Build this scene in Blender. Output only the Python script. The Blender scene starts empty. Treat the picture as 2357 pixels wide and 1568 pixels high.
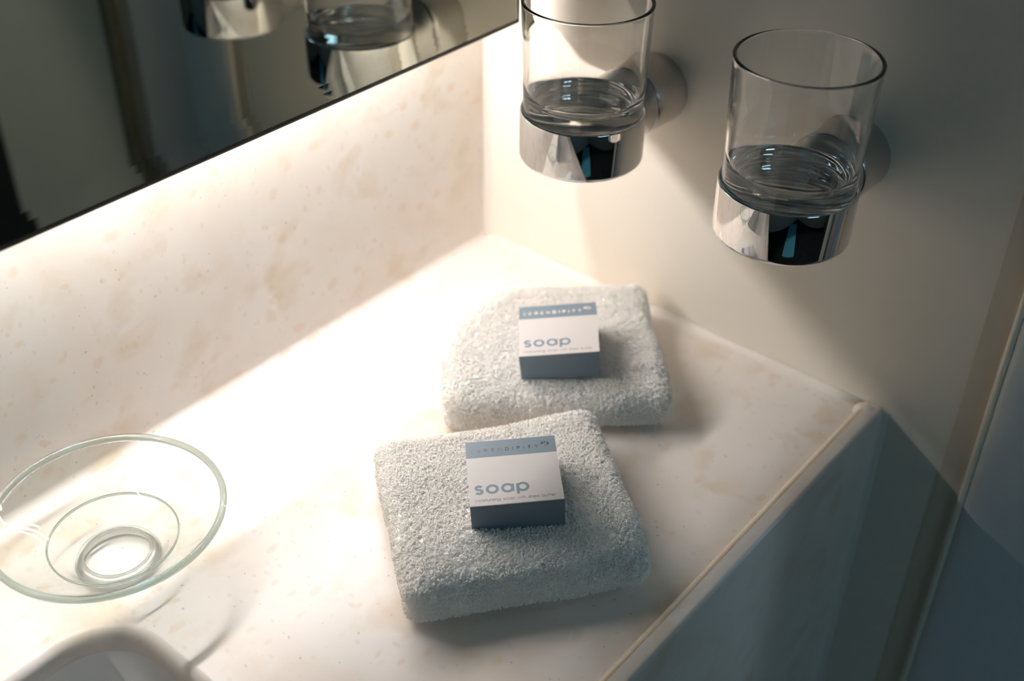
import bpy, bmesh, math, random
import numpy as np
from mathutils import Vector, Matrix

C = bpy.context.scene.collection
sc = bpy.context.scene
MM = 0.001
PI = math.pi

# ------------------------------------------------------------------ camera
cam_d = bpy.data.cameras.new('camera')
cam = bpy.data.objects.new('camera', cam_d)
C.objects.link(cam)
sc.camera = cam
_c = np.array([-547.264, -474.330, 437.966])
_f = np.array([-85.054, -94.393, 0.0]) - _c
_f /= np.linalg.norm(_f)
_r = np.cross(_f, [0, 0, 1.0]); _r /= np.linalg.norm(_r)
_u = np.cross(_r, _f)
_a = 0.013089
_r2 = math.cos(_a) * _r + math.sin(_a) * _u
_u2 = -math.sin(_a) * _r + math.cos(_a) * _u
cam.matrix_world = Matrix(((_r2[0], _u2[0], -_f[0], _c[0] * MM), (_r2[1], _u2[1], -_f[1], _c[1] * MM),
                           (_r2[2], _u2[2], -_f[2], _c[2] * MM), (0, 0, 0, 1)))
cam_d.sensor_fit = 'HORIZONTAL'
cam_d.sensor_width = 36.0
cam_d.lens = 2744.82 * 36.0 / 2357.0
cam_d.clip_start = 0.02
cam_d.dof.use_dof = True
cam_d.dof.focus_distance = 0.578
cam_d.dof.aperture_fstop = 5.0

# ------------------------------------------------------------------ light and exposure
vs = sc.view_settings
sc.display_settings.display_device = 'sRGB'
vs.view_transform = 'Standard'
vs.look = 'None'
vs.exposure = 0.24
vs.gamma = 1.0
vs.use_curve_mapping = False
sc.cycles.max_bounces = 24
sc.cycles.diffuse_bounces = 16
sc.cycles.glossy_bounces = 8
sc.cycles.transmission_bounces = 14
sc.cycles.transparent_max_bounces = 16
sc.cycles.blur_glossy = 0.5
sc.cycles.sample_clamp_indirect = 6.0

w = bpy.data.worlds.new('world')
sc.world = w
w.use_nodes = True
w.node_tree.nodes['Background'].inputs[0].default_value = (0.16, 0.30, 0.42, 1)
w.node_tree.nodes['Background'].inputs[1].default_value = 0.10


def area(name, loc, target, sx, sy, power, col):
    d = bpy.data.lights.new(name, 'AREA')
    d.shape = 'RECTANGLE'
    d.size, d.size_y = sx, sy
    d.energy = power
    d.color = col
    o = bpy.data.objects.new(name, d)
    C.objects.link(o)
    o.location = Vector(loc) * MM
    z = -(Vector(target) - Vector(loc)).normalized()
    x = Vector((1, 0, 0)) if abs(z.x) < 0.9 else Vector((0, 1, 0))
    y = z.cross(x).normalized()
    x = y.cross(z).normalized()
    o.rotation_euler = Matrix((x, y, z)).transposed().to_euler()
    return o


# lamp strip behind the lower edge of the mirror: its own light, pointing down
area('mirror_strip_light', (-600, -19.0, 251.0), (-600, -19.0, 0), 1.0, 0.005, 1.3, (1.0, 0.952, 0.93))
area('mirror_fill_light', (-200, -6.0, 200.0), (-200, -150.0, 80), 0.30, 0.006, 0.82, (1.0, 0.952, 0.93))  # unseen fill strip added to lift the counter, towels and right wall
# bluish daylight from the room in front and through the doorway on the right
area('room_daylight', (-700, -2150, 750), (-250, -200, 0), 0.6, 0.5, 2.7, (0.45, 0.80, 1.0))
area('corridor_fill', (250, -1600, 1400), (250, -1400, -700), 0.3, 0.3, 9.0, (1.0, 0.95, 0.9))  # fill light added out of view to lighten the reflected corridor wall
area('doorway_daylight', (350, -768, 260), (-160, -302, -20), 0.10, 0.3, 1.0, (0.62, 0.86, 1.0))

# unseen spot added to brighten the door reflected in the mirror
_d = bpy.data.lights.new('door_fill_spot', 'SPOT')
_d.energy, _d.spot_size, _d.spot_blend, _d.shadow_soft_size, _d.color = 40.0, math.radians(52), 0.25, 0.04, (1.0, 0.95, 0.86)
_o = bpy.data.objects.new('door_fill_spot', _d)
C.objects.link(_o)
_o.location = (-0.36, -1.16, 1.48)

# ------------------------------------------------------------------ materials
def mat(name, base=(0.8, 0.8, 0.8), rough=0.5, metal=0.0, trans=0.0, ior=1.5, spec=0.5):
    m = bpy.data.materials.new(name)
    m.use_nodes = True
    b = m.node_tree.nodes['Principled BSDF']
    b.inputs['Base Color'].default_value = (*base, 1)
    b.inputs['Roughness'].default_value = rough
    b.inputs['Metallic'].default_value = metal
    b.inputs['Transmission Weight'].default_value = trans
    b.inputs['IOR'].default_value = ior
    b.inputs['Specular IOR Level'].default_value = spec
    return m


def nodes(m):
    nt = m.node_tree
    return nt, nt.nodes, nt.links, nt.nodes['Principled BSDF']


def bump(m, scale, strength, dist=0.0005, detail=3.0):
    nt, N, L, b = nodes(m)
    tc = N.new('ShaderNodeTexCoord')
    n = N.new('ShaderNodeTexNoise')
    n.inputs['Scale'].default_value = scale
    n.inputs['Detail'].default_value = detail
    bp = N.new('ShaderNodeBump')
    bp.inputs['Strength'].default_value = strength
    bp.inputs['Distance'].default_value = dist
    L.new(tc.outputs['Object'], n.inputs['Vector'])
    L.new(n.outputs['Fac'], bp.inputs['Height'])
    L.new(bp.outputs['Normal'], b.inputs['Normal'])
    return m


def mottled(m, c1, c2, scale, detail=4.0, lo=0.35, hi=0.65):
    nt, N, L, b = nodes(m)
    tc = N.new('ShaderNodeTexCoord')
    n = N.new('ShaderNodeTexNoise')
    n.inputs['Scale'].default_value = scale
    n.inputs['Detail'].default_value = detail
    r = N.new('ShaderNodeValToRGB')
    r.color_ramp.elements[0].position = lo
    r.color_ramp.elements[1].position = hi
    r.color_ramp.elements[0].color = (*c1, 1)
    r.color_ramp.elements[1].color = (*c2, 1)
    L.new(tc.outputs['Object'], n.inputs['Vector'])
    L.new(n.outputs['Fac'], r.inputs['Fac'])
    L.new(r.outputs['Color'], b.inputs['Base Color'])
    return m


def stone(name, fleck=1.0, rough=0.32):
    """cream solid surface: soft clouds, orange grains and small grey specks"""
    m = mat(name, rough=rough, spec=0.4)
    nt, N, L, b = nodes(m)
    tc = N.new('ShaderNodeTexCoord')

    def noise(scale, detail, dist=0.0):
        n = N.new('ShaderNodeTexNoise')
        n.inputs['Scale'].default_value = scale
        n.inputs['Detail'].default_value = detail
        n.inputs['Distortion'].default_value = dist
        L.new(tc.outputs['Object'], n.inputs['Vector'])
        return n

    def ramp(src, stops):
        r = N.new('ShaderNodeValToRGB')
        e = r.color_ramp.elements
        e[0].position, e[0].color = stops[0][0], (*stops[0][1], 1)
        e[1].position, e[1].color = stops[-1][0], (*stops[-1][1], 1)
        for p, c in stops[1:-1]:
            q = e.new(p)
            q.color = (*c, 1)
        L.new(src, r.inputs['Fac'])
        return r

    def mix(fac, a, bcol, f=None):
        x = N.new('ShaderNodeMix')
        x.data_type = 'RGBA'
        if fac is not None:
            L.new(fac, x.inputs['Factor'])
        else:
            x.inputs['Factor'].default_value = f
        L.new(a, x.inputs['A'])
        if isinstance(bcol, tuple):
            x.inputs['B'].default_value = (*bcol, 1)
        else:
            L.new(bcol, x.inputs['B'])
        return x.outputs['Result']

    base = ramp(noise(14, 4, 0.6).outputs['Fac'],
                [(0.30, (0.74, 0.65, 0.58)), (0.50, (0.785, 0.72, 0.668)), (0.70, (0.81, 0.76, 0.715))]).outputs['Color']
    cloud = ramp(noise(30, 5, 0.3).outputs['Fac'], [(0.54, (0, 0, 0)), (0.72, (1, 1, 1))])
    base = mix(cloud.outputs['Color'], base, (0.70, 0.595, 0.48))

    def grains(scale, warp, thr, keep, col, amount, stretch=(1, 1, 1)):
        nz = noise(scale * 0.9, 2)
        ad = N.new('ShaderNodeVectorMath')
        ad.operation = 'MULTIPLY_ADD'
        L.new(nz.outputs['Color'], ad.inputs[0])
        ad.inputs[1].default_value = (warp / scale,) * 3
        mp = N.new('ShaderNodeMapping')
        mp.inputs['Scale'].default_value = stretch
        mp.inputs['Rotation'].default_value = (0.3, 0.5, 0.9)
        L.new(tc.outputs['Object'], mp.inputs['Vector'])
        L.new(mp.outputs['Vector'], ad.inputs[2])
        v = N.new('ShaderNodeTexVoronoi')
        v.inputs['Scale'].default_value = scale
        L.new(ad.outputs['Vector'], v.inputs['Vector'])
        sep = N.new('ShaderNodeSeparateColor')
        L.new(v.outputs['Color'], sep.inputs['Color'])
        gt = N.new('ShaderNodeMath')
        gt.operation = 'GREATER_THAN'
        gt.inputs[1].default_value = 1 - keep
        L.new(sep.outputs['Red'], gt.inputs[0])
        sz = N.new('ShaderNodeMath')
        sz.operation = 'MULTIPLY_ADD'
        L.new(sep.outputs['Green'], sz.inputs[0])
        sz.inputs[1].default_value = thr * 0.8
        sz.inputs[2].default_value = thr * 0.5
        d = N.new('ShaderNodeMath')
        d.operation = 'DIVIDE'
        L.new(v.outputs['Distance'], d.inputs[0])
        L.new(sz.outputs[0], d.inputs[1])
        s = N.new('ShaderNodeMapRange')
        s.interpolation_type = 'SMOOTHSTEP'
        s.inputs['From Min'].default_value = 1.15
        s.inputs['From Max'].default_value = 0.45
        s.inputs['To Min'].default_value = 0.0
        s.inputs['To Max'].default_value = amount
        L.new(d.outputs[0], s.inputs['Value'])
        mu = N.new('ShaderNodeMath')
        mu.operation = 'MULTIPLY'
        L.new(gt.outputs[0], mu.inputs[0])
        L.new(s.outputs['Result'], mu.inputs[1])
        return mu.outputs[0]

    base = mix(grains(75, 0.8, 0.34, 0.26, None, 0.27 * fleck, (1, 1.7, 1.2)), base, (0.66, 0.42, 0.22))
    base = mix(grains(150, 0.8, 0.30, 0.28, None, 0.22 * fleck, (1.5, 1, 1)), base, (0.50, 0.44, 0.38))
    base = mix(grains(330, 0.9, 0.22, 0.10, None, 0.42 * fleck), base, (0.26, 0.22, 0.19))
    L.new(base, b.inputs['Base Color'])
    return m


M = {}
M['stone'] = stone('solid_surface')
M['stone_edge'] = stone('solid_surface_edge', 0.35, 0.30)
M['porcelain'] = mat('grey_white_basin', (0.84, 0.82, 0.80), 0.3)
M['caulk'] = mat('caulk', (0.80, 0.74, 0.66), 0.45)
M['bead'] = mat('cream_glint_bead', (0.86, 0.80, 0.70), 0.22)
M['glue'] = mottled(mat('yellowed_glue', rough=0.4), (0.70, 0.55, 0.36), (0.76, 0.67, 0.53), 60)
M['wall'] = bump(mat('cream_laminate', (0.84, 0.775, 0.68), 0.42, spec=0.35), 900, 0.12, 0.0004)
M['trim_tan'] = bump(mat('tan_edge_tape', (0.69, 0.60, 0.49), 0.42, spec=0.35), 900, 0.10, 0.0004)
M['casing'] = bump(mat('pale_grey_laminate', (0.70, 0.725, 0.75), 0.45), 900, 0.10, 0.0004)
M['jamb'] = mat('brown_grey_jamb', (0.55, 0.52, 0.50), 0.5)
M['olive'] = mat('olive_strip', (0.24, 0.21, 0.13), 0.5)
M['door'] = mottled(mat('grey_door', rough=0.5), (0.78, 0.74, 0.63), (0.82, 0.78, 0.67), 3)
M['dark'] = mat('dark_paint', (0.03, 0.03, 0.03), 0.6)
M['floor'] = mottled(mat('black_floor', rough=0.55, spec=0.1), (0.008, 0.009, 0.009), (0.014, 0.016, 0.016), 8)
M['room'] = mat('room_paint', (0.50, 0.50, 0.49), 0.6)
M['corridor'] = mat('brown_grey_paint', (0.50, 0.46, 0.44), 0.6)
M['slab_teal'] = bump(mat('teal_slab', (0.07, 0.30, 0.40), 0.9), 400, 0.5)
M['chrome'] = mat('chrome', (0.80, 0.79, 0.78), 0.025, 1.0)
M['satin'] = mat('satin_chrome', (0.62, 0.60, 0.585), 0.22, 1.0)
M['satin_neck'] = mat('brushed_chrome', (0.60, 0.58, 0.56), 0.42, 1.0)
M['mirror'] = mat('silvered_glass', (0.60, 0.63, 0.57), 0.006, 1.0)
M['black'] = mat('black_edge', (0.012, 0.011, 0.010), 0.35)
M['greyedge'] = mat('ground_glass_edge', (0.14, 0.13, 0.12), 0.35)
M['alu'] = mat('aluminium', (0.55, 0.55, 0.54), 0.4, 1.0)
M['glass'] = mat('clear_glass', (1, 1, 1), 0.0, 0.0, 1.0, 1.48)
M['dishglass'] = mat('clear_dish_glass', (0.985, 0.995, 0.99), 0.0, 0.0, 1.0, 1.47)
M['rimglass'] = mat('greenish_rim_glass', (0.80, 0.92, 0.895), 0.0, 0.0, 1.0, 1.47)
# thin drinking-glass wall: mostly straight-through, mirror-like towards grazing angles
M['thin'] = bpy.data.materials.new('thin_clear_glass')
M['thin'].use_nodes = True
_nt = M['thin'].node_tree
_nt.nodes.remove(_nt.nodes['Principled BSDF'])
_lw = _nt.nodes.new('ShaderNodeLayerWeight'); _lw.inputs['Blend'].default_value = 0.5
_pw = _nt.nodes.new('ShaderNodeMath'); _pw.operation = 'POWER'; _pw.inputs[1].default_value = 5.0
_fr = _nt.nodes.new('ShaderNodeMath'); _fr.operation = 'MULTIPLY_ADD'; _fr.inputs[1].default_value = 0.9; _fr.inputs[2].default_value = 0.03
_nt.links.new(_lw.outputs['Facing'], _pw.inputs[0]); _nt.links.new(_pw.outputs[0], _fr.inputs[0])
_tr = _nt.nodes.new('ShaderNodeBsdfTransparent'); _tr.inputs[0].default_value = (0.965, 0.985, 0.98, 1)
_gl = _nt.nodes.new('ShaderNodeBsdfGlossy'); _gl.inputs['Roughness'].default_value = 0.0
_mx = _nt.nodes.new('ShaderNodeMixShader')
_nt.links.new(_fr.outputs[0], _mx.inputs[0]); _nt.links.new(_tr.outputs[0], _mx.inputs[1]); _nt.links.new(_gl.outputs[0], _mx.inputs[2])
_nt.links.new(_mx.outputs[0], _nt.nodes['Material Output'].inputs['Surface'])
M['towel'] = mat('white_cotton', (0.98, 0.97, 0.955), 0.95, spec=0.0)
# cotton loops pass some light through
_nt = M['towel'].node_tree
_tl = _nt.nodes.new('ShaderNodeBsdfTranslucent'); _tl.inputs[0].default_value = (0.98, 0.97, 0.955, 1)
_mx = _nt.nodes.new('ShaderNodeMixShader'); _mx.inputs[0].default_value = 0.28
_nt.links.new(_nt.nodes['Principled BSDF'].outputs[0], _mx.inputs[1]); _nt.links.new(_tl.outputs[0], _mx.inputs[2])
_nt.links.new(_mx.outputs[0], _nt.nodes['Material Output'].inputs['Surface'])
M['towel_base'] = mat('white_cotton_ground', (0.97, 0.96, 0.945), 0.95, spec=0.0)
M['card_blue'] = mat('blue_grey_card', (0.155, 0.210, 0.262), 0.42)
M['card_white'] = mat('white_card', (0.60, 0.565, 0.55), 0.40)
M['card_shade'] = mat('card_gap', (0.03, 0.035, 0.04), 0.8)
M['ink'] = mat('blue_ink', (0.165, 0.225, 0.285), 0.45)
M['ink_fine'] = mat('grey_ink', (0.24, 0.27, 0.30), 0.5)
M['foil'] = mat('silver_foil', (0.86, 0.83, 0.78), 0.16, 1.0)
M['led'] = mat('strip_diffuser', (0.9, 0.86, 0.8), 0.5)


# ------------------------------------------------------------------ mesh helpers (millimetres in, metres out)
def obj(name, verts, faces, m, parent=None, smooth=False, loc=None):
    me = bpy.data.meshes.new(name)
    me.from_pydata([(a * MM, b * MM, c * MM) for a, b, c in verts], [], faces)
    me.update()
    o = bpy.data.objects.new(name, me)
    C.objects.link(o)
    ms = m if isinstance(m, (list, tuple)) else [m]
    for x in ms:
        me.materials.append(x)
    if smooth:
        me.polygons.foreach_set('use_smooth', [True] * len(me.polygons))
    if parent is not None:
        o.parent = parent
    if loc is not None:
        o.location = Vector(loc) * MM
    fix(me)
    return o


def fix(me):
    bm = bmesh.new()
    bm.from_mesh(me)
    bmesh.ops.recalc_face_normals(bm, faces=bm.faces)
    bm.to_mesh(me)
    bm.free()


def box(name, lo, hi, m, parent=None, bev=0.0):
    bm = bmesh.new()
    r = bmesh.ops.create_cube(bm, size=1)
    for v in r['verts']:
        v.co = Vector([(lo[i] + hi[i]) / 2 + v.co[i] * (hi[i] - lo[i]) for i in range(3)]) * MM
    if bev:
        bmesh.ops.bevel(bm, geom=list(bm.edges), offset=bev * MM, segments=3, profile=0.5, affect='EDGES')
    me = bpy.data.meshes.new(name)
    bm.to_mesh(me)
    bm.free()
    o = bpy.data.objects.new(name, me)
    C.objects.link(o)
    me.materials.append(m)
    if parent is not None:
        o.parent = parent
    return o


def lathe(name, prof, m, parent=None, seg=96, axis='Z', closed=True):
    """prof: (radius, height) pairs round the section, turned about the axis"""
    V, F = [], []
    n = len(prof)
    for i in range(seg):
        a = 2 * PI * i / seg
        for r, z in prof:
            if axis == 'Z':
                V.append((r * math.cos(a), r * math.sin(a), z))
            else:
                V.append((z, r * math.cos(a), r * math.sin(a)))
    for i in range(seg):
        j = (i + 1) % seg
        for k in range(n if closed else n - 1):
            l = (k + 1) % n
            F.append((i * n + k, j * n + k, j * n + l, i * n + l))
    o = obj(name, V, F, m, parent)
    bm = bmesh.new()
    bm.from_mesh(o.data)
    bmesh.ops.remove_doubles(bm, verts=bm.verts, dist=1e-6)
    bmesh.ops.dissolve_degenerate(bm, dist=1e-7, edges=bm.edges)
    bmesh.ops.recalc_face_normals(bm, faces=bm.faces)
    bm.to_mesh(o.data)
    bm.free()
    o.data.polygons.foreach_set('use_smooth', [True] * len(o.data.polygons))
    o.data.set_sharp_from_angle(angle=math.radians(50))
    return o


def extrude_x(name, prof, x0, x1, m, parent=None, cuts=1, smooth=True):
    """closed (y, z) section extruded along x"""
    n = len(prof)
    V, F = [], []
    for i in range(cuts + 1):
        x = x0 + (x1 - x0) * i / cuts
        V += [(x, y, z) for y, z in prof]
    for i in range(cuts):
        for k in range(n):
            l = (k + 1) % n
            F.append((i * n + k, i * n + l, (i + 1) * n + l, (i + 1) * n + k))
    F.append(tuple(range(n)))
    F.append(tuple(cuts * n + k for k in range(n)))
    o = obj(name, V, F, m, parent, smooth)
    if smooth:
        o.data.set_sharp_from_angle(angle=math.radians(35))
    return o


def extrude_z(name, prof, z0, z1, m, parent=None, smooth=True):
    n = len(prof)
    V = [(x, y, z0) for x, y in prof] + [(x, y, z1) for x, y in prof]
    F = [(k, (k + 1) % n, n + (k + 1) % n, n + k) for k in range(n)] + [tuple(range(n)), tuple(range(n, 2 * n))]
    o = obj(name, V, F, m, parent, smooth)
    if smooth:
        o.data.set_sharp_from_angle(angle=math.radians(35))
    return o


def arc(cx, cy, r, a0, a1, n):
    return [(cx + r * math.cos(math.radians(a0 + (a1 - a0) * i / n)),
             cy + r * math.sin(math.radians(a0 + (a1 - a0) * i / n))) for i in range(n + 1)]


def thing(name, label, cat, loc=(0, 0, 0), rz=0.0, group=None):
    o = bpy.data.objects.new(name, None)
    C.objects.link(o)
    o.empty_display_size = 0.02
    o.location = Vector(loc) * MM
    o.rotation_euler = (0, 0, rz)
    o['label'] = label
    o['category'] = cat
    if group:
        o['group'] = group
    return o


def struct(o):
    o['kind'] = 'structure'
    return o


# ------------------------------------------------------------------ room shell
WALL_E = 356.0
struct(box('wall_back', (-1900, 1.0, -750), (20, 60, 1500), M['wall']))
struct(box('wall_right', (0.0, -WALL_E, -750), (40, 1.0, 1500), M['wall']))
t = struct(box('trim_1', (-0.7, -WALL_E - 0.5, -750), (39, -WALL_E + 14, 1500), M['trim_tan']))
pts = [(0, -359.6), (-2.0, -359.8), (-3.6, -361), (-4.6, -364), (-4.2, -372), (9, -432), (13, -436), (40, -436), (40, -357)]
struct(extrude_z('trim_2', pts, -750, 1500, M['casing']))
pts = [(-1.6 + 2.4 * math.cos(i * PI / 8), -358.2 + 2.4 * math.sin(i * PI / 8)) for i in range(16)]
struct(extrude_z('trim_4', pts, -750, 1500, M['bead']))  # pale bead added for the highlight along the casing's rounded edge
struct(box('trim_3', (6, -521, -750), (60, -501, 1500), M['jamb']))
struct(box('trim_5', (-3, -534, -750), (40, -521.2, 1500), M['olive']))
d1 = struct(box('door_1', (4, -790, -748), (40, -535, 1300), M['door'], bev=1.5))
struct(box('wall_right_far', (90, -2300, -750), (130, -795, 1500), M['dark']))
struct(box('wall_corridor', (430, -2300, -750), (470, -300, 1500), M['corridor']))
struct(box('wall_front', (-1900, -2350, -750), (470, -2300, 1500), M['room']))
struct(box('wall_left', (-1940, -2350, -750), (-1900, 60, 1500), M['room']))
struct(box('floor', (-1940, -2350, -790), (470, 60, -750), M['floor']))
struct(box('ceiling', (-1940, -2350, 1500), (470, 60, 1540), M['room']))

mt = box('reflected_slab', (-560, -215, 0), (560, 215, 14), M['slab_teal'], bev=6)  # unseen slab added to reflect as the teal stripe in the cups
mt.location = (-1.40, -1.50, -0.75)
mt.rotation_euler = (0, 0, 0.74)
mt['label'] = 'long teal slab on the black floor, added for the blue stripe in the chrome'
mt['category'] = 'slab'

# ------------------------------------------------------------------ vanity top
X0 = -1150.0
vt = thing('vanity_countertop', 'cream speckled solid-surface vanity countertop with backsplash, raised front edge and basin', 'countertop', (0, 0, 0))


def rrect(cx0, cx1, cy0, cy1, r, n=14):
    P = []
    for (x, y, a) in ((cx1 - r, cy1 - r, 0), (cx0 + r, cy1 - r, 90), (cx0 + r, cy0 + r, 180), (cx1 - r, cy0 + r, 270)):
        P += arc(x, y, r, a, a + 90, n)
    return P


BX0, BX1, BY0, BY1 = -830.0, -369.0, -262.0, -84.5      # basin lip, outer line at counter level
BR = 37.0
hole = rrect(BX0, BX1, BY0, BY1, BR)
CF = -290.0
COVE = 6.5
bm = bmesh.new()
ov = [bm.verts.new((x * MM, y * MM, 0)) for x, y in ((X0, CF), (-0.1, CF), (-0.1, -COVE), (X0, -COVE))]
hv = [bm.verts.new((x * MM, y * MM, 0)) for x, y in hole]
es = [bm.edges.new((ov[i], ov[(i + 1) % 4])) for i in range(4)]
es += [bm.edges.new((hv[i], hv[(i + 1) % len(hv)])) for i in range(len(hv))]
bmesh.ops.triangle_fill(bm, use_beauty=True, use_dissolve=False, edges=es)
for f in list(bm.faces):
    cc = f.calc_center_median()
    if f.normal.z < 0:
        f.normal_flip()
me = bpy.data.meshes.new('worktop')
bm.to_mesh(me)
bm.free()
top = bpy.data.objects.new('worktop', me)
C.objects.link(top)
me.materials.append(M['stone'])
top.parent = vt
so = top.modifiers.new('thickness', 'SOLIDIFY')
so.thickness = 0.012
so.offset = -1

# basin: rounded lip rolling into the bowl
loops = []
for (off, z) in [(0, 0)] + [(6 * math.sin(t_), 6 * (math.cos(t_) - 1)) for t_ in [i * PI / 2 / 6 for i in range(1, 7)]] + \
        [(6.1, -12.2), (5.6, -12.8), (3.0, -13.0), (2.6, -17), (5, -55), (8, -75), (14, -93), (24, -107), (38, -115), (58, -119)]:
    r = max(BR - off, 12)
    loops.append([(x, y, z) for x, y in rrect(BX0 + off, BX1 - off, BY0 + off, BY1 - off, r)])
n = len(loops[0])
for nm, ls, mm_, cap in (('basin_lip', loops[:9], M['stone_edge'], False), ('basin', loops[8:], M['porcelain'], True)):
    V = [p for l in ls for p in l]
    F = []
    for i in range(len(ls) - 1):
        for k in range(n):
            l = (k + 1) % n
            F.append((i * n + k, i * n + l, (i + 1) * n + l, (i + 1) * n + k))
    if cap:
        F.append(tuple((len(ls) - 1) * n + k for k in range(n)))
    bas = obj(nm, V, F, mm_, vt, True)
    bas.data.set_sharp_from_angle(angle=math.radians(50))

# backsplash slab with its cove at the counter
prof = [(-COVE, -8), (-COVE, 0)] + [(-COVE + COVE * math.sin(t_), COVE - COVE * math.cos(t_)) for t_ in [i * PI / 2 / 8 for i in range(1, 9)]] + \
       [(0, 300), (0.9, 300), (0.9, -8)]
extrude_x('backsplash', prof, X0, -3.0, M['stone'], vt, cuts=8)
# caulk: upright bead in the corner, bead along the right wall
extrude_z('caulk_bead', [(-0.05, 0.9), (-3.4, 0.9), (-3.4, 0.0), (-2.6, -0.5), (-1.3, -1.6), (-0.5, -3.4), (-0.05, -4.6)], 0, 300, M['caulk'], vt)
P = [(-0.05, -1), (-3.6, -1), (-3.6, 0.1), (-2.4, 0.5), (-1.1, 1.5), (-0.4, 2.7), (-0.05, 3.4)]
V, F = [], []
ys = [-1.0] + [-8 - i * 14 for i in range(20)] + [-290]
rng = random.Random(3)
for y in ys:
    s = 1 + rng.uniform(-0.12, 0.12)
    V += [(x * s if x < -0.1 else x, y, z * s if z > 0 else z) for x, z in P]
n = len(P)
for i in range(len(ys) - 1):
    for k in range(n):
        F.append((i * n + k, i * n + (k + 1) % n, (i + 1) * n + (k + 1) % n, (i + 1) * n + k))
F += [tuple(range(n)), tuple((len(ys) - 1) * n + k for k in range(n))]
obj('caulk_bead', V, F, M['caulk'], vt, True)
# raised front edge and apron
prof = [(CF, -16), (CF, 1.6)] + arc(CF - 2.6, 1.6, 2.6, 0, 90, 6)[1:] + [(-295, 4.4), (-299.5, 4.4)] + \
       arc(-299.8, 2.2, 2.2, 90, 180, 6)[1:] + [(-302, -745), (-291, -745), (-291, -16)]
ap = extrude_x('apron', prof, X0, -0.9, M['stone_edge'], vt, cuts=1)
ap['label'] = 'raised rounded front edge with an upright front panel'
# yellowed glue line along the front edge, thicker dab in the corner
prof = [(CF + 1.0, -1), (CF + 1.0, 0.08), (CF + 0.3, 0.5), (CF - 0.05, 1.7), (CF - 0.7, 3.45), (CF - 2.2, 4.32), (CF - 3.1, 4.46), (CF - 3.6, 4.38), (CF - 3.6, 4.0), (CF - 2.4, 3.0), (CF - 1.0, -1)]
g = extrude_x('glue_line', prof, X0, -1.0, M['glue'], vt)
g['label'] = 'yellowed glue line'
extrude_z('caulk_bead', [(-0.05, -306.5), (-0.5, -306), (-1.2, -304), (-2.4, -302.6), (-4.2, -302), (-4.2, -301), (-0.05, -301)], -745, 2.0, M['caulk'], vt)
lat = [(0.0, 5.6)] + [(7.5 * math.cos(t_), 5.6 * math.sin(t_)) for t_ in [PI / 2 * (1 - i / 6) for i in range(1, 7)]] + [(7.5, -1), (0, -1)]
dab = lathe('caulk_dab', lat, M['caulk'], vt, 28)
dab.location = (-0.0062, -0.2945, 0.0003)
dab.scale = (0.8, 1.0, 0.95)

# ------------------------------------------------------------------ mirror with lamp strip
MZ, MY, MX1 = 174.6, -46.0, -23.5
mr = thing('mirror', 'large wall mirror with slanted glass border and black lower edge above the backsplash', 'mirror', (-500, MY, MZ))


def wp(o):
    o.matrix_parent_inverse = Matrix.Translation(-Vector(o.parent.location))
    return o


MX0, MTOP = -1150.0, 900.0
BV1, BV2 = 8.0, 12.5            # bevel steps above the edge


def slab(name, z0, z1, y0, y1, m, th=4.0, x1=MX1 - 1.2):
    """front face leaning from y0 at the bottom to y1 at the top"""
    V = [(MX0, y0, z0), (x1, y0, z0), (x1, y1, z1), (MX0, y1, z1), (MX0, MY + th, z0), (x1, MY + th, z0), (x1, MY + th, z1), (MX0, MY + th, z1)]
    F = [(0, 1, 2, 3), (4, 5, 6, 7), (0, 1, 5, 4), (1, 2, 6, 5), (2, 3, 7, 6), (3, 0, 4, 7)]
    return wp(obj(name, V, F, m, mr))


E0 = MZ + 2.6
tan = math.tan
k1, k2 = -tan(math.radians(0.9)), -tan(math.radians(1.9))
ya = MY
yb = ya + (BV2 - BV1) * k1
yc = yb + (BV1 - 2.6) * k2          # glass wedge of the border sends the view upwards
slab('mirror_glass', MZ + BV2, MTOP, MY, MY, M['mirror'])
slab('bevel', MZ + BV1, MZ + BV2, yb, ya, M['mirror'])
slab('bevel', E0, MZ + BV1, yc, yb, M['mirror'])
e = wp(box('edge_strip', (MX0, MY - 0.3, MZ + 0.9), (MX1, MY + 4, E0), M['black'], mr))
e['label'] = 'black lower edge'
wp(box('edge_strip', (MX0, MY - 0.1, MZ), (MX1 - 0.6, MY + 4, MZ + 0.9), M['greyedge'], mr))
wp(box('edge_strip', (MX1 - 1.3, MY - 0.3, MZ + 0.4), (MX1, MY + 4, MTOP), M['black'], mr))
wp(box('backing_box', (MX0 + 30, MY + 4.2, 257), (MX1 - 30, -0.1, MTOP - 30), M['alu'], mr))
wp(box('light_diffuser', (-352, -10, 201.5), (-48, -0.4, 205), M['led'], mr, bev=0.8))  # hidden bar added as a housing for the fill strip
wp(box('light_diffuser', (-1085, -23, 252), (-145, -15, 257), M['led'], mr, bev=0.8))

# ------------------------------------------------------------------ glass holders and tumblers
GX, GY1, GY2 = -72.0, -130.45, -253.9
ZB, ZT, ZC = 135.4, 163.5, 154.5


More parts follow.
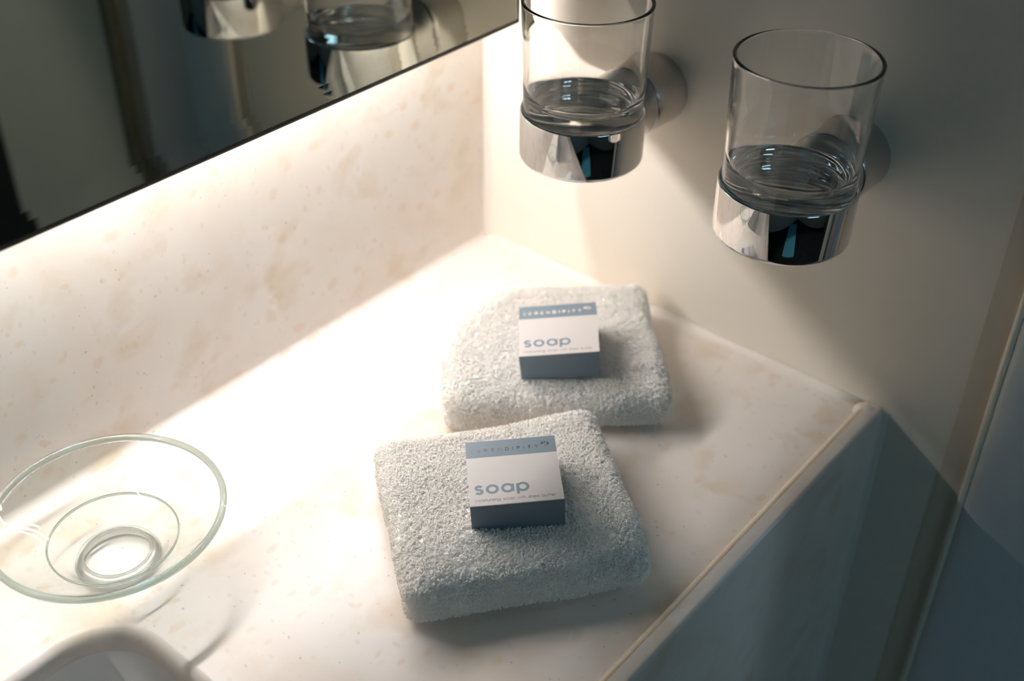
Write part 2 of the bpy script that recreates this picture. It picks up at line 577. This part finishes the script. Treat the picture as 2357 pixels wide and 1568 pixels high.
def holder(gy, label):
    h = thing('glass_holder', label, 'glass holder', (0, gy, ZC), 0, 'chrome glass holders on the right wall')
    R = 33.7
    b0, t0 = ZB - ZC, ZT - ZC
    prof = [(0.0, b0)] + [(R - 3 + 3 * math.sin(a), b0 + 3 - 3 * math.cos(a)) for a in [i * PI / 2 / 7 for i in range(8)]] + \
           [(R, b0 + 14), (R, t0 - 0.9)] + [(R - 0.9 + 0.9 * math.cos(a), t0 - 0.9 + 0.9 * math.sin(a)) for a in [i * PI / 2 / 4 for i in range(1, 5)]] + \
           [(R - 1.3, t0 - 0.3), (R - 1.5, t0 - 1.2), (R - 1.5, b0 + 13), (R - 2.6, b0 + 10.2), (R - 3.6, b0 + 10.0), (R - 4.2, b0 + 3), (R - 6, b0 + 1.8), (0.0, b0 + 1.8)]
    cup = lathe('cup', prof, M['chrome'], h, 128)
    cup.location = (GX * MM, 0, 0)
    cup['label'] = 'mirror-polished chrome cup'
    # tapering wall mount along x
    prof = [(0.0, 0.2), (20.6, 0.2), (20.7, -1.5), (20.4, -6), (19.9, -22), (19.7, -26.2), (19.0, -26.9), (0.0, -26.9)]
    wm = lathe('wall_mount', prof, M['satin'], h, 80, 'X')
    gr = lathe('groove', [(0.0, -26.0), (18.4, -26.0), (18.4, -28.0), (0.0, -28.0)], M['black'], h, 80, 'X')
    # neck: round at the groove, flattening to the height of the cup and cut to its curve
    V, F, n = [], [], 80
    for (x, ry, rz_, cz) in ((-27.6, 18.9, 18.9, -3.5), (-28.2, 19.5, 19.5, -3.5), (-30.0, 19.4, 18.6, -3.8), (-33, 19.0, 16.4, -4.2), (-36, 18.6, 14.2, -4.5), (None, 18.4, 13.2, -4.7)):
        for k in range(n):
            a = 2 * PI * k / n
            y, z = ry * math.cos(a), cz + rz_ * math.sin(a)
            lim = GX + math.sqrt(33.1 ** 2 - y * y)
            V.append((lim if x is None else max(x, lim), y, z))
    for i in range(5):
        for k in range(n):
            l = (k + 1) % n
            F.append((i * n + k, i * n + l, (i + 1) * n + l, (i + 1) * n + k))
    F.append(tuple(range(n)))
    obj('neck', V, F, M['satin_neck'], h, True).data.set_sharp_from_angle(angle=math.radians(50))
    for q in (wm, gr):
        q.location.z = -0.0035
    return h


holder(GY1, 'chrome glass holder nearest the mirror, with a black stripe reflected in its cup')
holder(GY2, 'chrome glass holder on the right, farther from the mirror and nearer the grey casing')


def tumbler(gy, label, zt):
    b, r0, r1 = 145.8, 31.6, 34.0
    H = zt - b

    def R(z):
        return r0 + (r1 - r0) * (z / H) ** 1.3
    th = 2.0
    prof = [(0.0, 1.1), (r0 - 8, 0.6), (r0 - 4.5, 0.0), (r0 - 2.2, 0.4), (r0 - 0.7, 1.8)]
    prof += [(R(z), z) for z in (4, 8, 14, 20, 28, 40, 52, 64, H - 4, H - 1.2)]
    prof += [(R(H) - th / 2 + th / 2 * math.cos(a) * 1.12, H - 1.0 + 1.0 * math.sin(a)) for a in [i * PI / 8 for i in range(1, 8)]]
    prof += [(R(z) - th, z) for z in (H - 1.4, H - 5, 64, 52, 40, 34, 30)]
    prof += [(R(26) - th - 0.5, 27.0), (R(26) - th - 1.9, 24.6), (R(26) - th - 4.5, 23.2), (R(26) - th - 9, 22.6), (0.0, 22.4)]
    o = lathe('tumbler', prof, M['glass'], None, 144)
    o.data.polygons.foreach_set('use_smooth', [True] * len(o.data.polygons))
    o.data.set_sharp_from_angle(angle=math.radians(80))
    o.location = Vector((GX, gy, b)) * MM
    o['label'] = label
    o['category'] = 'glass'
    o['group'] = 'clear tumblers in the chrome holders'
    return o


tumbler(GY1, 'clear glass tumbler in the holder nearest the mirror, rim cut by the picture top', 222.5)
tumbler(GY2, 'clear glass tumbler in the right-hand holder, its whole rim in view', 226.5)

# ------------------------------------------------------------------ glass dish
DX, DY = -353.2, -66.0
dish = thing('glass_dish', 'clear wide-rimmed glass dish standing beside the basin', 'dish', (DX, DY, 0))
outer = [(0.0, 1.2), (12, 1.0), (16, 0.3), (18.5, 0.2), (20.0, 1.2), (22.5, 5.0), (26.0, 10.0), (31.0, 15.2), (37.5, 19.3), (45.0, 24.0), (51.0, 28.8), (55.2, 33.0)]
inner = [(54.0, 33.6), (52.4, 32.8), (48.8, 29.7), (43.3, 25.6), (36.5, 21.4), (31.0, 18.2), (28.6, 16.4), (25.2, 12.6), (22.0, 8.8), (18.5, 6.8)]
bowl = lathe('bowl', outer[4:] + inner, M['thin'], dish, 160)
bowl.data.set_sharp_from_angle(angle=math.radians(80))
rimp = [(54.6 + 1.7 * math.cos(a), 33.8 + 1.9 * math.sin(a)) for a in [i * PI / 6 for i in range(12)]]
lathe('rim', rimp, M['rimglass'], dish, 160)
foot = [(0.0, 1.0), (12, 0.9), (15.5, 0.25), (18.5, 0.2), (20.0, 1.2), (20.6, 3.5), (19.6, 5.6), (17.5, 6.6), (12, 6.3), (0.0, 6.0)]
lathe('foot', foot, M['thin'], dish, 96)
lathe('foot_ring', [(18.6 + 1.3 * math.cos(a), 2.0 + 1.5 * math.sin(a)) for a in [i * PI / 5 for i in range(10)]], M['dishglass'], dish, 96)
lathe('foot_ring', [(16.2 + 0.8 * math.cos(a), 6.6 + 0.9 * math.sin(a)) for a in [i * PI / 4 for i in range(8)]], M['dishglass'], dish, 96)
lathe('ridge', [(30.9 + 0.55 * math.cos(a), 16.8 + 0.8 * math.sin(a)) for a in [i * PI / 4 for i in range(8)]], M['rimglass'], dish, 128)


# ------------------------------------------------------------------ folded towels
def vnoise(P, seed, scale):
    """cheap smooth noise: a few random sine waves"""
    rg = np.random.RandomState(seed)
    o = np.zeros(len(P))
    for i in range(9):
        k = rg.normal(size=3) * scale * (0.6 + 0.18 * i)
        o += np.sin(P @ k + rg.uniform(0, 6.28)) / (1 + 0.25 * i)
    return o / 3.2


def towel(name, label, x, y, yaw, W, D, H, seed, top_dent, skew=(0, 0)):
    root = thing(name, label, 'towel', (x, y, 0), yaw, 'folded white face towels with soap')
    NP, rc = 320, 9.0
    per = []
    hw, hd = W / 2, D / 2
    L1, L2, La = W - 2 * rc, D - 2 * rc, PI / 2 * rc
    tot = 2 * (L1 + L2) + 4 * La
    for i in range(NP):
        s = tot * i / NP
        for (ln, kind, a) in ((L2, 'e', 0), (La, 'c', 0), (L1, 'n', 1), (La, 'c', 1), (L2, 'w', 2), (La, 'c', 2), (L1, 's', 3), (La, 'c', 3)):
            if s <= ln:
                break
            s -= ln
        t_ = s / ln
        if kind == 'e':
            p = (hw, -hd + rc + s, 1, 0)
        elif kind == 'n':
            p = (hw - rc - s, hd, 0, 1)
        elif kind == 'w':
            p = (-hw, hd - rc - s, -1, 0)
        elif kind == 's':
            p = (-hw + rc + s, -hd, 0, -1)
        else:
            cx, cy = ((hw - rc, hd - rc), (-hw + rc, hd - rc), (-hw + rc, -hd + rc), (hw - rc, -hd + rc))[a]
            an = PI / 2 * (a + t_)
            p = (cx + rc * math.cos(an), cy + rc * math.sin(an), math.cos(an), math.sin(an))
        per.append(p)
    per = np.array(per)
    # side profile (inset, height fraction): the folded plies bulge, front edge is one soft roll
    rings = []
    for k in range(26):
        f = k / 25.0
        rings.append(('side', f))
    tops = [0.96, 0.90, 0.83, 0.75, 0.66, 0.56, 0.46, 0.35, 0.24, 0.13, 0.05]
    V = []
    for kind, f in rings:
        z = H * f
        roll = 1 - math.sqrt(max(0.0, 1 - (2 * f - 1) ** 2))          # rolled fold
        plies = 0.30 * (1 - abs(math.sin(PI * f * 2)) ** 0.5) + 0.70 * max(0, (abs(2 * f - 1) - 0.55) / 0.45) ** 2
        for (px, py, nx, ny) in per:
            front = max(0.0, -ny) ** 1.5 + 0.55 * max(0.0, nx) ** 2 + 0.35 * max(0.0, ny) ** 2
            fr = min(1.0, front)
            ins = 8.5 * (fr * roll + (1 - fr) * plies)
            V.append((px - nx * ins, py - ny * ins, z))
    base = np.array(V[-NP:])
    for s in tops:
        cc = base * [s, s, 1]
        V += [tuple(q) for q in cc]
    V.append((0, 0, H))
    V = np.array(V)
    # uneven cloth: broad waves on the top, smaller ones on the sides
    nz = vnoise(V, seed, 0.045)
    n2 = vnoise(V, seed + 7, 0.11)
    rad = np.maximum(np.abs(V[:, 0]) / hw, np.abs(V[:, 1]) / hd)
    up = np.clip((V[:, 2] / H - 0.35) / 0.65, 0, 1)
    flat = np.clip(1.6 - rad * 1.6, 0, 1)
    soapd = np.exp(-((V[:, 0] - top_dent[0]) ** 2 + (V[:, 1] - top_dent[1]) ** 2) / (2 * 17.0 ** 2))
    V[:, 2] += up * (nz * 2.0 + n2 * 0.7) * (1 - 0.9 * soapd) + up * 1.2 * flat - 1.0 * up * soapd
    # the front fold rolls down, one back corner stands up
    fy = np.clip((-V[:, 1] - 0.42 * hd) / (0.58 * hd), 0, 1)
    V[:, 2] -= up * 4.5 * fy ** 2
    V[:, 2] += up * 3.0 * np.clip(V[:, 0] / hw, 0, 1) ** 2 * np.clip(V[:, 1] / hd, 0, 1) ** 2
    side = np.clip((rad - 0.8) / 0.2, 0, 1)
    out = V[:, :2] / (np.linalg.norm(V[:, :2], axis=1, keepdims=True) + 1e-6)
    V[:, :2] += out * (side * (nz * 2.1 + n2 * 1.1))[:, None]
    # plies slip a little against each other
    V[:, 0] += skew[0] * (V[:, 2] / H)
    V[:, 1] += skew[1] * (V[:, 2] / H)
    V[:, 2] = np.maximum(V[:, 2], 0.3)
    NR = len(rings) + len(tops)
    F = []
    for i in range(NR - 1):
        for k in range(NP):
            l = (k + 1) % NP
            F.append((i * NP + k, i * NP + l, (i + 1) * NP + l, (i + 1) * NP + k))
    last = (NR - 1) * NP
    for k in range(NP):
        F.append((last + k, last + (k + 1) % NP, NR * NP))
    F.append(tuple(range(NP - 1, -1, -1)))
    body = obj('folded_cloth', [tuple(q) for q in V], F, M['towel_base'], root, True)
    # terry loops all over the cloth, one mesh
    me = body.data
    me.calc_loop_triangles()
    nt_ = len(me.loop_triangles)
    ti = np.zeros(nt_ * 3, dtype=np.int32)
    me.loop_triangles.foreach_get('vertices', ti)
    ti = ti.reshape(-1, 3)
    co = np.zeros(len(me.vertices) * 3, dtype=np.float32)
    me.vertices.foreach_get('co', co)
    co = co.reshape(-1, 3) / MM
    A, B, Cc = co[ti[:, 0]], co[ti[:, 1]], co[ti[:, 2]]
    nrm = np.cross(B - A, Cc - A)
    ar = np.linalg.norm(nrm, axis=1) / 2
    nrm /= (2 * ar[:, None] + 1e-9)
    ok = (nrm[:, 2] > -0.5)
    pr = ar * ok
    rg = np.random.RandomState(seed)
    NL = 28000
    pick = rg.choice(len(ti), NL, p=pr / pr.sum())
    u, v = rg.rand(NL), rg.rand(NL)
    fl = u + v > 1
    u[fl], v[fl] = 1 - u[fl], 1 - v[fl]
    P0 = A[pick] + (B[pick] - A[pick]) * u[:, None] + (Cc[pick] - A[pick]) * v[:, None]
    Nn = nrm[pick]
    rv = rg.normal(size=(NL, 3))
    T = rv - (rv * Nn).sum(1, keepdims=True) * Nn
    T /= np.linalg.norm(T, axis=1, keepdims=True)
    grav = np.array([0, 0, -1.0])
    gt = grav - (Nn @ grav)[:, None] * Nn
    lean = rg.normal(size=(NL, 3)) * 0.38 + gt * 0.5
    Ax = Nn + lean - (lean * Nn).sum(1, keepdims=True) * Nn
    Ax /= np.linalg.norm(Ax, axis=1, keepdims=True)
    hgt = rg.uniform(0.9, 1.75, NL)
    wid = rg.uniform(0.34, 0.54, NL)
    path = np.array([(-0.9, -0.25), (-1.1, 0.45), (-0.5, 0.95), (0.5, 0.95), (1.1, 0.45), (0.9, -0.25)])
    S = 3
    npth = len(path)
    Bn = np.cross(T, Ax)
    VV = np.zeros((NL, npth, S, 3), dtype=np.float32)
    twist = rg.uniform(-0.5, 0.5, NL)
    rad_ = rg.uniform(0.27, 0.36, NL)
    dp = np.gradient(path, axis=0)
    dp /= np.linalg.norm(dp, axis=1, keepdims=True)
    for i in range(npth):
        cpt = P0 + T * (path[i, 0] * wid)[:, None] + Ax * (path[i, 1] * hgt)[:, None] + Bn * (twist * path[i, 1] * 0.6 * hgt * np.sign(path[i, 0] + 0.01))[:, None]
        nn = T * dp[i, 1] - Ax * dp[i, 0]
        for s in range(S):
            an = 2 * PI * s / S
            VV[:, i, s] = cpt + (nn * math.cos(an) + Bn * math.sin(an)) * rad_[:, None]
    VV = VV.reshape(-1, 3)
    VV[:, 2] = np.maximum(VV[:, 2], 0.1)
    fq = []
    for i in range(npth - 1):
        for s in range(S):
            s2 = (s + 1) % S
            fq.append((i * S + s, i * S + s2, (i + 1) * S + s2, (i + 1) * S + s))
    fq = np.array(fq, dtype=np.int32)
    FQ = (fq[None] + (np.arange(NL) * npth * S)[:, None, None]).reshape(-1, 4)
    lm = bpy.data.meshes.new('terry_loops')
    lm.vertices.add(len(VV))
    lm.vertices.foreach_set('co', (VV * MM).ravel())
    lm.loops.add(FQ.size)
    lm.loops.foreach_set('vertex_index', FQ.ravel())
    lm.polygons.add(len(FQ))
    lm.polygons.foreach_set('loop_start', np.arange(0, FQ.size, 4, dtype=np.int32))
    lm.polygons.foreach_set('loop_total', np.full(len(FQ), 4, dtype=np.int32))
    lm.polygons.foreach_set('use_smooth', np.zeros(len(FQ), dtype=bool))
    lm.update()
    lm.validate()
    lm.materials.append(M['towel'])
    lo = bpy.data.objects.new('terry_loops', lm)
    C.objects.link(lo)
    lo.parent = root
    lo['kind'] = 'stuff'
    return root


towel('folded_towel', 'folded white terry face towel in front, under the sharp soap box', -212.5, -198.0, math.radians(-37), 120, 109, 26.5, 11, (0, -4))
towel('folded_towel', 'folded white terry face towel behind, one corner in the bright strip by the wall', -95.6, -133.2, math.radians(-47), 127, 112, 26.0, 29, (-8, -2))


# ------------------------------------------------------------------ soap boxes
# geometric letters as centre-line strokes, in units of x-height: lists of polylines
def A_(cx, cy, rx, ry, a0, a1, n=18):
    return [(cx + rx * math.cos(math.radians(a0 + (a1 - a0) * i / n)), cy + ry * math.sin(math.radians(a0 + (a1 - a0) * i / n))) for i in range(n + 1)]


def s_curve(x, w, h):
    r = h / 4
    return [A_(x + w / 2, h - r, w / 2 * 0.92, r, 25, 270, 14)[:] + A_(x + w / 2, r, w / 2, r, 90, -155, 14)[1:]]


def glyph(ch):
    """(strokes, advance) with x-height 1"""
    o = A_(0.5, 0.5, 0.5, 0.5, 0, 360, 28)
    if ch == 'o': return [o], 1.0
    if ch == 'a': return [o, [(1.0, 1.0), (1.0, 0.0)]], 1.0
    if ch == 'p': return [o, [(0.0, 1.0), (0.0, -0.42)]], 1.0
    if ch == 'g': return [o, [(1.0, 1.0), (1.0, -0.05)] + A_(0.5, -0.05, 0.5, 0.4, 0, -150, 12)], 1.0
    if ch == 'b': return [o, [(0.0, 1.55), (0.0, 0.0)]], 1.0
    if ch == 's': return s_curve(0, 0.60, 1.0), 0.60
    if ch == 'e': return [[(0.0, 0.5), (1.0, 0.5)] + A_(0.5, 0.5, 0.5, 0.5, 0, 320, 24)], 1.0
    if ch == 'i': return [[(0, 0), (0, 1)], [(0, 1.36), (0, 1.48)]], 0.0
    if ch == 't': return [[(0.18, 1.5), (0.18, 0)], [(0, 1), (0.40, 1)]], 0.40
    if ch == 'u': return [[(0, 1), (0, 0.42)] + A_(0.4, 0.42, 0.4, 0.42, 180, 360, 12) + [(0.8, 1)], [(0.8, 1), (0.8, 0)]], 0.8
    if ch == 'r': return [[(0, 0), (0, 1)], A_(0.38, 0.58, 0.38, 0.42, 180, 75, 8)], 0.45
    if ch == 'n': return [[(0, 0), (0, 1)], A_(0.38, 0.58, 0.38, 0.42, 180, 0, 12) + [(0.76, 0)]], 0.76
    if ch == 'h': return [[(0, 0), (0, 1.55)], A_(0.38, 0.58, 0.38, 0.42, 180, 0, 12) + [(0.76, 0)]], 0.76
    if ch == 'w': return [[(0, 1), (0.3, 0), (0.6, 1), (0.9, 0), (1.2, 1)]], 1.2
    if ch == 'M': return [[(0, 0), (0.16, 1.45), (0.68, 0.2), (1.2, 1.45), (1.36, 0)]], 1.36
    # capitals, cap height 1
    if ch == 'S': return s_curve(0, 0.62, 1.0), 0.62
    if ch == 'E': return [[(0.6, 1), (0, 1), (0, 0), (0.6, 0)], [(0, 0.52), (0.55, 0.52)]], 0.6
    if ch == 'R': return [[(0, 0), (0, 1), (0.38, 1)] + A_(0.38, 0.74, 0.26, 0.26, 90, -90, 10) + [(0, 0.48)], [(0.36, 0.48), (0.68, 0)]], 0.68
    if ch == 'N': return [[(0, 0), (0, 1), (0.72, 0), (0.72, 1)]], 0.72
    if ch == 'D': return [[(0, 0), (0, 1), (0.28, 1)] + A_(0.28, 0.5, 0.46, 0.5, 90, -90, 14) + [(0, 0)]], 0.74
    if ch == 'I': return [[(0, 0), (0, 1)]], 0.0
    if ch == 'P': return [[(0, 0), (0, 1), (0.38, 1)] + A_(0.38, 0.73, 0.27, 0.27, 90, -90, 10) + [(0, 0.46)]], 0.65
    if ch == 'T': return [[(0, 1), (0.66, 1)], [(0.33, 1), (0.33, 0)]], 0.66
    if ch == 'Y': return [[(0, 1), (0.34, 0.5), (0.68, 1)], [(0.34, 0.5), (0.34, 0)]], 0.68
    return [], 0.5


def ribbon(V, F, pts, wdt, z, h=0.06):
    """flat raised stroke of constant width"""
    P = [Vector((x, y)) for x, y in pts]
    n = len(P)
    closed = n > 3 and (P[0] - P[-1]).length < 1e-4
    b = len(V)
    for i in range(n):
        if closed:
            d0 = (P[i] - P[i - 1 if i else n - 2]).normalized()
            d1 = (P[(i + 1) if i < n - 1 else 1] - P[i]).normalized()
        else:
            d0 = (P[i] - P[i - 1]).normalized() if i else (P[1] - P[0]).normalized()
            d1 = (P[i + 1] - P[i]).normalized() if i < n - 1 else d0
        tt = (d0 + d1)
        tt = tt.normalized() if tt.length > 1e-4 else d0
        nn = Vector((-tt.y, tt.x))
        k = min(1.8, 1 / max(0.3, nn.dot(Vector((-d1.y, d1.x)))))
        for sgn in (1, -1):
            q = P[i] + nn * (sgn * wdt / 2 * k)
            V.append((q.x, q.y, z + h))
            V.append((q.x, q.y, z))
    for i in range(n - 1):
        a, c = b + i * 4, b + i * 4 + 4
        F += [(a, a + 2, c + 2, c), (a, c, c + 1, a + 1), (a + 2, a + 3, c + 3, c + 2)]
    F += [(b, b + 1, b + 3, b + 2)]
    e_ = b + (n - 1) * 4
    F += [(e_, e_ + 2, e_ + 3, e_ + 1)]


def text(name, s, x, y, xh, wdt, z, m, parent, gap, width=None, space=0.55):
    def layout(gp):
        px, out = 0.0, []
        for ch in s:
            if ch == ' ':
                px += space
                continue
            st, adv = glyph(ch)
            out.append((px, st))
            px += adv + gp
        return out, px - gp
    if width:
        nG = len(s) - 1
        _, w0 = layout(0.0)
        gap = (width / xh - w0) / max(1, len(s.replace(' ', '')) - 1)
    lay, _ = layout(gap)
    V, F = [], []
    for px, st in lay:
        for q_, pl in enumerate(st):
            ribbon(V, F, [(x + (px + a) * xh, y + b * xh) for a, b in pl], wdt, z, 0.05 + 0.02 * q_)
    me_o = obj(name, V, F, m, parent)
    return me_o


def soap_box(label, loc, rot):
    root = thing('soap_box', label, 'soap box', loc, 0, 'small soap cartons on the towels')
    root.rotation_euler = rot
    w_, d_, h_ = 44.7, 45.2, 17.5
    x, y = w_ / 2, d_ / 2
    yb_ = 10.5
    # carton sleeve: blue band, white panel, blue front and back, with slightly soft folds
    r = 0.5
    prof = [(-y, 0.4), (-y, h_ - r), (-y + r * 0.3, h_ - r * 0.3), (-y + r, h_), (yb_, h_), (y - r, h_), (y - r * 0.3, h_ - r * 0.3), (y, h_ - r), (y, 0.4), (y - 0.4, 0), (-y + 0.4, 0)]
    n = len(prof)
    V, F, mi = [], [], []
    xs = [-x, x]
    for xx in xs:
        V += [(xx, a, b) for a, b in prof]
    for k in range(n):
        l = (k + 1) % n
        F.append((k, l, n + l, n + k))
    me = bpy.data.meshes.new('carton')
    me.from_pydata([(a * MM, b * MM, c * MM) for a, b, c in V], [], F)
    me.materials.append(M['card_blue'])
    me.materials.append(M['card_white'])
    for k, p in enumerate(me.polygons):
        p.material_index = 1 if k in (2, 3) else 0
    fix(me)
    ca = bpy.data.objects.new('carton', me)
    C.objects.link(ca)
    ca.parent = root
    so = ca.modifiers.new('card', 'SOLIDIFY')
    so.thickness = 0.0004
    so.offset = -1
    # tucked end flaps set just inside the sleeve
    for sx, (la, mm_) in ((-1, ('end_flap', M['card_blue'])), (1, ('end_flap', M['card_blue']))):
        xx = sx * (x - 0.75)
        o = box(la, (min(xx, xx - sx * 0.5), -y + 1.0, 0.7), (max(xx, xx - sx * 0.5), y - 0.55, h_ - 0.45), mm_, root)
        box('gap_shade', (min(sx * (x - 1.3), sx * (x - 1.8)), -y + 0.45, 0.5), (max(sx * (x - 1.3), sx * (x - 1.8)), y - 0.45, h_ - 0.42), M['card_shade'], root)  # near-black sheet that paints the shade in the gap behind the flap
    z = h_
    o = text('word_soap', 'soap', -18.9, -14.2, 4.85, 1.42, z, M['ink'], root, 0.51)
    # widen to the printed width
    o['label'] = 'printed blue word soap'
    text('small_print', 'Moisturising soap with shea butter', -19.6, -19.6, 1.22, 0.20, z, M['ink_fine'], root, 0.3, 38.2, 0.95)
    o = text('foil_lettering', 'SERENDIPITY', -19.8, 14.35, 2.1, 0.36, z, M['foil'], root, 1.0, 33.2)
    o['label'] = 'silver foil capitals reading SERENDIPITY'
    # sprig emblem: small leaves on a curved stem
    V, F = [], []
    ribbon(V, F, [(17.3, 14.7), (17.2, 15.6), (16.8, 16.4), (16.0, 17.2)], 0.18, z)
    ribbon(V, F, [(17.15, 15.8), (17.9, 16.6), (18.6, 17.0)], 0.18, z)
    for (lx, ly, an, ln) in ((15.5, 17.6, 150, 1.5), (15.9, 17.9, 95, 1.5), (16.7, 17.6, 60, 1.5), (15.4, 16.9, 200, 1.3), (18.3, 17.6, 75, 1.5), (18.9, 17.0, 10, 1.3), (18.4, 16.2, -40, 1.2), (17.2, 18.3, 110, 1.3)):
        ca_, sa_ = math.cos(math.radians(an)), math.sin(math.radians(an))
        b = len(V)
        for (u_, v_) in ((-0.5, 0), (-0.15, 0.24), (0.2, 0.2), (0.5, 0), (0.2, -0.2), (-0.15, -0.24)):
            V.append((lx + ln * (u_ * ca_ - v_ * sa_), ly + ln * (u_ * sa_ + v_ * ca_), z + 0.06))
        F.append(tuple(range(b, b + 6)))
    o = obj('sprig_emblem', V, F, M['foil'], root)
    o['label'] = 'silver foil leaf sprig'
    return root


soap_box('blue and white soap box on the front towel, its lettering sharp', (-213.35, -202.9, 28.0), (0.023, -0.051, -0.793))
soap_box('blue and white soap box on the rear towel, under the chrome cups, slightly blurred', (-105.28, -147.16, 28.0), (0.052, -0.104, -0.889))
